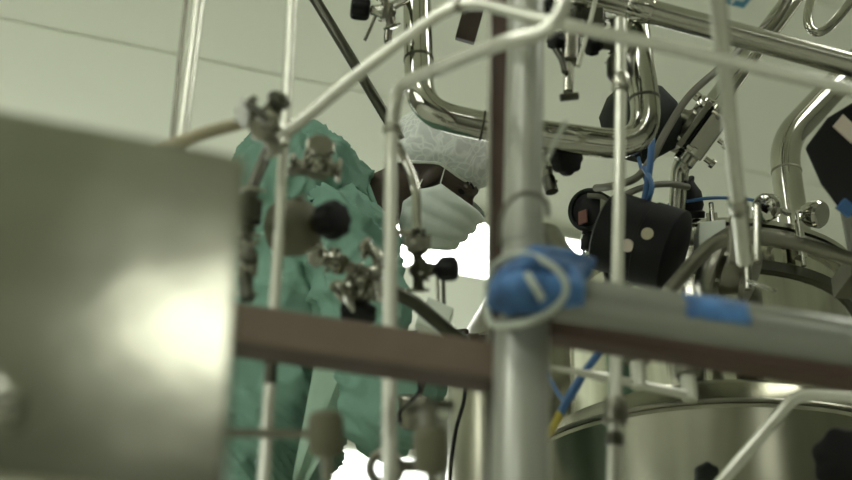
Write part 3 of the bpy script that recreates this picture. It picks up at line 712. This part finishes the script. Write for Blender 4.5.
MB().cyl(c + cv(.28, 1) * 18 * hx, c + cv(.28, 1) * 60 * hx, 4 * hx, 12).build('rod', M['dark'], t)
# valve with hanging T handle
t = valve('sampling_valve', 'cluster valve with a hanging T handle right of the post top', at(574, 24, 1.72), cv(-.85, .25, .3), cv(.15, 1), .031, kr=.75, kl=.8, pl=1.2, body='dark', group='sampling valves')
hang(t, [(571, 38, 1.70), (570, 62, 1.70)], .017, 'stem_housing', 'dull')
knob(MB(), at(560, 42, 1.70), cv(-.8, .1, .5), .017, .02).build('side_knob', M['black'], t)
MB().box(at(584, 22, 1.74), X, Y, Z, .035, .02, .022).build('manifold_block', M['dark'], t, bevel=.003)
hang(t, [(569, 56, 1.70), (568, 92, 1.70)], .009, 'handle_rod', 'steel')
c = at(569, 97, 1.70); MB().cyl(c + cv(-.016, -.002, .004), c + cv(.016, .002, 0), .007, 14).build('handle_bar', M['dark'], t)
hang(t, [(555, 48, 1.70), (562, 60, 1.69), (565, 72, 1.69)], .006, 'side_lever', 'dark')
hang(t, [(598, -10, 1.66), (588, 30, 1.66), (578, 66, 1.66)], .0045, 'pull_rod', 'pale')
t = valve('sampling_valve', 'dark valve sitting under the sloping pipe above the slim upright', at(618, 40, 1.72), cv(-.9, -.2, .3), cv(-.1, 1), .030, kr=.7, kl=.7, pl=1.3, body='dark', group='sampling valves')
hang(t, [(634, 46, 1.7), (628, 60, 1.7), (622, 70, 1.7)], .007, 'side_lever', 'dull')
MB().lathe(at(620, 66, 1.70), Z, [(-.03, .018), (-.02, .024), (.01, .024), (.02, .018)], 24).build('lower_ferrule', M['dark'], t)
t = valve('sampling_valve', 'small black knobbed valve at the top edge between post and hanging handle', at(566, 4, 1.80), cv(-1, -.2, .2), cv(.7, .3), .018, kr=.8, kl=.9, pl=1.1, body='dark', group='sampling valves')
t = valve('sampling_valve', 'dark valve at the top edge above the sloping pipe start', at(600, -2, 1.86), cv(-.1, -1, .3), cv(1, .2), .030, kr=.6, kl=.6, pl=1.2, body='dark', group='sampling valves')
# dark knob behind the post
c = at(548, 160, 1.95)
t = valve('sampling_valve', 'black lobed knob valve peeking out right of the post under the wide pipe', c, cv(.55, 0, .8), cv(0, 1), .026, kr=1.3, kl=1.2, pl=1.6, group='sampling valves')
hang(t, [(548, 178, 1.93), (552, 192, 1.93)], .013, 'outlet', 'dark')

# ------------------------------------------------------------------ valves, left cluster
t = valve('diaphragm_valve', 'blurred grey valve with a tilted plate where the tan hose ends', at(262, 128, 1.35), cv(.45, .6, .4), cv(.55, -.8), .030, kr=.55, kl=.4, pl=1.25, km='dark', group='diaphragm valves')
MB().slab([at(234, 120, 1.31), at(246, 128, 1.31), at(252, 104, 1.31), at(240, 97, 1.31)], .004).build('tilted_plate', M['post'], t)
hang(t, [(248, 103, 1.3), (262, 116, 1.3), (268, 120, 1.3)], .006, 'lever', 'dark')
loop('tan_hose', 'tan hose running from behind the cabinet to the tilted plate valve', [(150, 152, 1.32), (190, 138, 1.32), (215, 130, 1.33), (246, 122, 1.34)], 14, 'tan', cat='hose')
t = valve('diaphragm_valve', 'steel valve lying level in front of the gown shoulder', at(316, 168, 1.55), cv(.2, .6, .75), cv(1, -.12), .031, kr=.75, kl=.3, pl=1.15, km='dull', group='diaphragm valves')
hang(t, [(304, 172, 1.54), (280, 172, 1.41)], .006, 'mounting_arm', 'dull')
t = valve('diaphragm_valve', 'khaki grey valve with a round black ball knob before the gown', at(300, 226, 1.50), cv(.75, .12, .62), cv(.35, -.9), .033, kr=.86, kl=1.0, pl=1.1, body='dull', group='diaphragm valves')
MB().lathe(at(292, 228, 1.50), cv(.85, .1, .5), [(-.03, .026), (-.02, .040), (.015, .042), (.03, .034), (.04, .02)], 30).build('housing', M['khaki'], t)
t = valve('diaphragm_valve', 'shiny clamped valve below the ball knob valve, above the brown beam', at(364, 280, 1.62), cv(-.1, -.75, .6), cv(.75, .45, .3), .036, kr=.8, kl=.5, pl=1.15, km='black', body='steel', group='diaphragm valves')
clamp(t, at(352, 296, 1.58), cv(.9, .2, .3), .022, .006, mm='polish')
hang(t, [(372, 276, 1.60), (391, 272, 1.43)], .006, 'mounting_arm', 'dull')
t = valve('diaphragm_valve', 'small steel elbow valve linking the two knob valves before the gown', at(338, 262, 1.60), cv(-.6, .2, .7), cv(.9, -.4), .026, kr=.7, kl=.5, pl=1.3, km='steel', group='diaphragm valves')
t = thing('clamped_elbow', 'shiny clamped elbow hanging between the two knob valves and the bent tube', 'pipe elbow', at(378, 262, 1.56), 'diaphragm valves'); del t['group']
MB().tube(bend([at(362, 246, 1.58), at(378, 252, 1.57), at(380, 300, 1.58)], .02), .009, 18).build('elbow', M['steel'], t)
clamp(t, at(379, 268, 1.57), cv(-.05, 1, .1), .017, .005, mm='polish'); clamp(t, at(366, 248, 1.58), cv(.9, -.2, .1), .016, .005)
MB().tube([at(380, 262, 1.57), at(391, 262, 1.43)], .005, 10).build('mounting_arm', M['dull'], t)
t = valve('diaphragm_valve', 'narrow steel valve between cabinet edge and upright tube', at(249, 268, 1.44), cv(.1, .5, .8), cv(.05, 1), .019, kr=.7, kl=.5, pl=1.9, km='dark', body='steel', group='diaphragm valves')
t = valve('diaphragm_valve', 'dark blurred valve tight against the cabinet edge above the narrow steel valve', at(250, 212, 1.42), cv(.1, .1, 1), cv(.1, 1), .026, kr=.8, kl=.5, pl=1.2, km='dark', body='dark', group='diaphragm valves')
loop('bent_tube', 'grey tube dropping beside the cabinet edge down to the brown beam', [(268, 150, 1.48), (252, 190, 1.46), (247, 230, 1.45), (246, 262, 1.44), (248, 300, 1.44)], 12, 'dark', cat='tube')
pipe('steel_tube', 'steel tube slanting down right from the shiny clamped valve toward the vessel', 'tube',
     [(372, 280, 1.70), (414, 302, 1.74), (452, 334, 1.80), (478, 356, 1.86)], 14, 'dark', group='slim steel tubes',
     collars=[((462, 341, 1.82), 1.35, 10, 'dark', 'collar')])
# thin S tube + mid valve with black knob
pipe('steel_tube', 'polished S shaped tube dropping from the ringed upright to the black knob valve', 'tube',
     [(391, 134, 1.42), (396, 142, 1.58), (404, 158, 1.6), (416, 184, 1.6), (417, 232, 1.6)], 9, 'polish', r_bend=.03, group='slim steel tubes')
c = at(418, 240, 1.60)
t = valve('diaphragm_valve', 'mid picture valve with black knob pointing right beneath the mask', at(418, 270, 1.62), cv(1, .06, .35), cv(-.02, 1), .023, kr=.85, kl=1.3, pl=1.35, body='dark', group='diaphragm valves')
MB().box(c - Z * .002, X, cv(0, 0, 1), Z, .020, .016, .012).lathe(c - Z * .024, Z, [(0, .011), (.006, .018), (.016, .019)], 10).build('union_nut', M['dull'], t)
MB().cyl(at(396, 232, 1.6), at(416, 234, 1.6), .0055, 12).build('side_rod', M['steel'], t)
for px in (414, 423): MB().cyl(at(px, 236, 1.585), at(px, 229, 1.585), .0035, 8).build('bolt', M['dark'], t)
pipe('steel_tube', 'thin twin rod standing between the black knob and the white block', 'tube', [(437, 270, 1.875), (438, 308, 1.875)], 4, 'polish', group='slim steel tubes')
pipe('steel_tube', 'thin dark rod right of the twin rod above the white block', 'tube', [(443, 272, 1.875), (444, 308, 1.875)], 4, 'dark', group='slim steel tubes')
t = thing('white_block', 'tilted white rectangular block under the black knob', 'block', at(430, 314, 1.85))
MB().slab([at(415, 322, 1.86), at(446, 334, 1.86), at(454, 308, 1.86), at(428, 296, 1.86)], .03).build('block', M['white'], t, bevel=.002)
MB().slab([at(418, 345, 1.88), at(432, 345, 1.88), at(432, 322, 1.88), at(418, 320, 1.88)], .02).build('lower_plate', M['white'], t)

# khaki knob valves at bottom
for (px, py, w_, h_, Yy, lab) in ((326, 434, 36, 44, 1.30, 'khaki cylindrical knob valve at bottom left over the gown'), (431, 450, 36, 46, 1.30, 'khaki cylindrical knob valve at bottom centre below the brown beam')):
    c = at(px, py, Yy); u1 = sz(1, c); up = cv(-.05, 1).normalized()
    t = thing('khaki_knob_valve', lab, 'valve', c, 'khaki knob valves')
    knob(MB(), c - up * h_ / 2 * u1, up, w_ / 2 * u1, h_ * u1, 12, depth=.06).build('knob', M['khaki'], t)
    MB().cyl(c - up * (h_ / 2 + 24) * u1, c - up * (h_ / 2 - 2) * u1, w_ * .18 * u1, 16).build('stem', M['dull'], t)
    if px > 400:
        MB().cyl(c + up * (h_ / 2 - 3) * u1, c + up * (h_ / 2 + 24) * u1, w_ * .24 * u1, 18).build('bonnet', M['dull'], t)
        MB().tube(catmull([c + up * 40 * u1 + CR * -24 * u1, c + up * 46 * u1, c + up * 44 * u1 + CR * 26 * u1], 6), 5 * u1, 12).build('cross_tube', M['dark'], t)
        MB().ball(c + up * 48 * u1 - CR * 6 * u1 + CB * 5 * u1, 7 * u1).build('pivot_ball', M['dull'], t)
pipe('steel_tube', 'short level tube from the cabinet edge to the bottom left khaki knob', 'tube', [(190, 432, 1.28), (310, 434, 1.30)], 9, 'dull', group='slim steel tubes')
# steel cup
c = at(412, 412, 1.95); up = cv(.08, 1).normalized(); u1 = sz(1, c)
t = thing('steel_cup', 'small open steel cup hanging under the brown beam', 'cup', c)
MB().lathe(c - up * 17 * u1, up, [(0, 9 * u1), (3 * u1, 12 * u1), (30 * u1, 15 * u1), (31 * u1, 16.5 * u1), (33 * u1, 15 * u1)], 30).build('bowl', M['dull'], t)
MB().tube([c + up * 14 * u1 + CR * 6 * u1, c + up * 60 * u1 + CR * 16 * u1], 2.5 * u1, 10).build('hanger', M['dark'], t)
# ring hook
c = at(385, 468, 1.55)
t = thing('ring_hook', 'grey steel ring hook at the bottom edge beside the long upright', 'hook', c)
MB().torus(c, cv(.1, .25, 1), sz(15, c), sz(5, c), 36, 12).build('ring', M['dull'], t)
MB().tube([at(398, 466, 1.56), at(440, 466, 1.58)], sz(6, c), 12).build('shank', M['dull'], t)

# ------------------------------------------------------------------ worker
def baked(mb, name, material, parent, voxel, it=6, fn=None):
    me = bpy.data.meshes.new('tmp'); me.from_pydata([tuple(v) for v in mb.v], [], mb.f)
    o = bpy.data.objects.new('tmp', me); C.collection.objects.link(o)
    rm = o.modifiers.new('r', 'REMESH'); rm.mode = 'VOXEL'; rm.voxel_size = voxel
    sm = o.modifiers.new('s', 'SMOOTH'); sm.iterations = it; sm.factor = .6
    dg = bpy.context.evaluated_depsgraph_get(); ev = o.evaluated_get(dg); m2 = bpy.data.meshes.new_from_object(ev)
    bpy.data.objects.remove(o)
    wl = WL[parent.name]
    if fn:
        nrm = [v.normal.copy() for v in m2.vertices]
        for v, n_ in zip(m2.vertices, nrm): v.co = v.co + n_ * fn(v.co, n_)
    for v in m2.vertices: v.co = v.co - wl
    m2.materials.clear(); m2.materials.append(material)
    m2.polygons.foreach_set('use_smooth', [True] * len(m2.polygons))
    o = bpy.data.objects.new(name, m2); C.collection.objects.link(o); o.parent = parent; WL[o.name] = wl
    m2.name = name
    return o
PY = 2.36
hc = at(438, 176, PY)
F = cv(.80, -.60, .12).normalized(); U = cv(.58, .80, .12); U = (U - F * U.dot(F)).normalized(); S = F.cross(U).normalized()   # S: his right, toward the camera
if S.dot(CB) < 0: S = -S
def hp(f, u, s=0.0): return hc + F * f + U * u + S * s
feet = Vector((at(285, 480, PY).x, PY, 0))
pe = thing('person', 'worker in green gown, hair net and face mask leaning over the vessel', 'person', feet)
bd = MB(); ax3 = (F, S, U)
bd.ball(hp(-.012, .035), (.098, .077, .085), ax3)                       # cranium
bd.ball(hp(.035, -.03), (.062, .062, .080), ax3)                         # face
bd.ball(hp(.055, -.085), (.040, .045, .034), ax3)                        # chin
bd.ball(hp(.078, .022), (.022, .058, .016), ax3)                         # brow
bd.tube([hp(.085, .012), hp(.105, -.025), hp(.098, -.035)], [.009, .014, .012], 12); bd.ball(hp(.100, -.030), .015)
bd.ball(hp(.082, -.060), (.018, .026, .014), ax3)                        # lips
for s in (-1, 1):
    bd.ball(hp(.055, -.022, s * .043), (.03, .02, .026), ax3)           # cheek
    bd.ball(hp(-.005, -.012, s * .074), (.018, .009, .030), ax3)         # ear
nb = at(345, 222, PY); sh = at(322, 195, PY)
bd.capsule(hp(-.03, -.03), nb, .058, .075)
shR, shL = at(345, 235, PY - .15), at(322, 205, PY + .17)
hip = at(228, 520, PY); hipz = Vector((hip.x, PY, .98))
bd.capsule(sh, hipz, .12, .14); bd.capsule(shR, shL, .07, .07)
elR, elL = at(384, 420, PY - .17), at(368, 385, PY + .20)
wrR, wrL = at(432, 348, PY - .02), at(436, 346, PY + .14)
bd.capsule(shR, elR, .05, .042); bd.capsule(elR, wrR, .040, .026)
bd.capsule(shL, elL, .05, .042); bd.capsule(elL, wrL, .040, .026)
for s in (-1, 1):
    kn = Vector((hipz.x + .05, PY + s * .10, .52)); an = Vector((hipz.x - .02, PY + s * .11, .09))
    bd.capsule(hipz + Vector((0, s * .09, -.02)), kn, .088, .058); bd.capsule(kn, an, .055, .04)
    bd.capsule(Vector((an.x, an.y, .05)), Vector((an.x + .17, an.y, .038)), .048, .034)
for wr, el in ((wrR, elR), (wrL, elL)):
    d = (wr - el).normalized(); d = (d + cv(.5, -.4)).normalized(); sd = d.cross(Z).normalized(); pc = wr + d * .05
    bd.box(pc, d, sd, d.cross(sd), .045, .036, .013)
    for k, L in ((-1.5, .055), (-.5, .068), (.5, .074), (1.5, .066)):
        b0_ = pc + d * .035 + sd * k * .019; b1_ = b0_ + d * L * .55; b2_ = b1_ + (d + Z * -.6).normalized() * L * .5
        bd.tube([b0_, b1_, b2_], [.0095, .009, .0075], 10)
    b0_ = pc - d * .02 + sd * .034; b1_ = b0_ + (sd + d * .7).normalized() * .035; bd.tube([b0_, b1_, b1_ + (d + sd * .2).normalized() * .03], [.012, .0105, .009], 10)
body = baked(bd, 'body', M['skin'], pe, .0055, 5)
# eye
def onface(f, u, push=0.0):
    o_l = hp(f, u, .2) - WL[body.name]; ok, loc, nn, _i = body.ray_cast(o_l, -S)
    return (loc + WL[body.name] + S * push) if ok else hp(f, u, .05)
bpy.context.view_layer.update()
e_ = onface(.068, .006, -.004)
MB().ball(e_, (.013, .007, .0065), (F, S, U)).build('eye', M['lash'], body)
MB().tube([onface(.082, .013, .001), onface(.070, .016, .001), onface(.056, .012, .001)], .0028, 8).build('eyelid', M['skin'], body)
MB().tube([onface(.090, .028, .001), onface(.076, .034, .001), onface(.058, .030, .001)], .0034, 8).build('eyebrow', M['lash'], body)
# gown
gw = MB()
gw.ball(at(305, 205, PY), (.150, .20, .150)); gw.ball(at(292, 192, PY + .02), (.13, .17, .140))
gw.tube([at(305, 210, PY), at(305, 300, PY), at(272, 400, PY), at(232, 500, PY), Vector((hipz.x, PY, .55))], [.150, .175, .165, .165, .22], 28)
gw.ball(at(340, 250, PY - .02), (.085, .19, .10))
for a, b_, c3 in ((shR, elR, wrR), (shL, elL, wrL)):
    gw.capsule(a, b_, .092, .068); gw.capsule(b_, b_.lerp(c3, .84), .066, .040)
gw.tube([at(318, 200, PY), at(352, 210, PY)], [.12, .100], 28)
def folds(co, n_):
    q = Vector((co.x * 1.0 + co.z * .8, co.y, co.z * .55 - co.x * .35))
    w_ = q * 6 + Vector((noise.noise(q * 4), noise.noise(q * 4 + Vector((3, 3, 3))), 0)) * 1.6
    a = 1 - abs(noise.noise(w_)) * 2.4; b_ = 1 - abs(noise.noise(w_ * 2.4 + Vector((5, 2, 1)))) * 2.2
    return .026 * a * abs(a) + .013 * b_ * abs(b_) + .012 * noise.noise(co * 4) - .004
gn = baked(gw, 'gown', M['gown'], pe, .0065, 3, folds)
# collar hem
MB().tube(catmull([at(353, 152, PY - .02), at(364, 176, PY - .09), at(376, 208, PY - .115), at(388, 236, PY - .12), at(398, 256, PY - .05)], 8), .006, 10).build('collar_hem', M['gown'], gn)
fp = MB(); cols = 7
for i in range(9):
    for j in range(cols):
        u = j / (cols - 1); t_ = i / 8
        fp.v.append(at(328 + 60 * u - t_ * 6 * u - 10 * (1 - u) * 0, 350 + 88 * t_ - 30 * u * t_ + 0, PY - .215 + .012 * math.sin(u * 9 + t_ * 2)) if False else at(318 - 26 * t_ + (66 - 50 * t_) * u, 345 + 135 * t_, PY - .225 + .03 * t_ + .008 * math.sin(u * 8 + t_ * 3)))
for i in range(8):
    for j in range(cols - 1): k = i * cols + j; fp.f.append((k, k + 1, k + cols + 1, k + cols))
fo = fp.build('lit_gown_panel', M['gown_lit'], gn); sd_ = fo.modifiers.new('s', 'SOLIDIFY'); sd_.thickness = .003  # lit front of the gown, drawn as a lighter sheet
# hair net
cp = MB(); n_ = 72; mrow = 30; cc = hp(-.020, .050)
fq = Vector
for i in range(mrow + 1):
    th = (math.pi * .585) * i / mrow
    for k in range(n_):
        ph = 2 * math.pi * k / n_
        d = Vector((math.sin(th) * math.cos(ph), math.sin(th) * math.sin(ph), math.cos(th)))
        puff = 1 + .05 * math.sin(th * 1.2) + .035 * noise.noise(d * 3.2) + .035 * (1 - abs(noise.noise(d * 6)) * 2) * (i / mrow)
        puff += .012 * math.sin(ph * 19 + 2 * noise.noise(d * 5)) * (i / mrow) ** 2
        if i > mrow - 4: puff *= 1 - .030 * (i - mrow + 4)
        tilt = -.02 * 0
        cp.v.append(cc + F * (d.x * .124 * puff) + S * (d.y * .098 * puff) + U * (d.z * .102 * puff - .062 * (i / mrow) ** 2 * max(0, min(1, (.15 - d.x) / .8)) + .008) )
for i in range(mrow):
    cp.bridge(i * n_, (i + 1) * n_, n_)
cap = cp.build('hair_net', M['net'], pe)
hm = [cp.v[mrow * n_ + k] for k in range(n_)]
MB().tube(hm + [hm[0]], .004, 8).build('elastic_hem', M['strap'], cap)
# mask
mk = MB(); nu, nv = 32, 24
for i in range(nv + 1):
    t_ = i / nv                                   # nose to chin
    for j in range(nu + 1):
        a = -math.pi / 2 + math.pi * j / nu       # wraps around the face from ear to ear
        ca, sa = math.cos(a), math.sin(a)
        fs = .024 - .046 * math.sin(t_ * math.pi) + .008 * t_
        ff = .140 - .014 * t_ + .004 * math.sin(t_ * math.pi)
        pl_ = .0065 * abs(math.sin(t_ * 3.5 * math.pi + .6)) + .002 * noise.noise(Vector((a * 3, t_ * 6, 1)))
        f = fs + (ff - fs) * ca ** .85 + pl_
        s = (.080 + .010 * math.sin(t_ * math.pi) + pl_) * sa
        uu = -.004 - t_ * (.112 + .052 * (1 - ca)) - .010 * math.exp(-(a / .5) ** 2) * (1 - t_)
        mk.v.append(hp(f, uu, s))
for i in range(nv):
    for j in range(nu): k = i * (nu + 1) + j; mk.f.append((k, k + 1, k + nu + 2, k + nu + 1))
mo = mk.build('face_mask', M['mask'], pe); sd_ = mo.modifiers.new('s', 'SOLIDIFY'); sd_.thickness = .002; sd_.offset = 1
for s in (1,):
    MB().tube(catmull([hp(.026, -.004, .082), hp(.016, .030, .094), hp(.010, .062, .100)], 5), .0016, 8).build('ear_loop', M['strap'], mo)
    MB().tube(catmull([hp(.03, -.165, .080), hp(.0, -.09, .086), hp(-.012, -.02, .086)], 5), .0016, 8).build('ear_loop', M['strap'], mo)
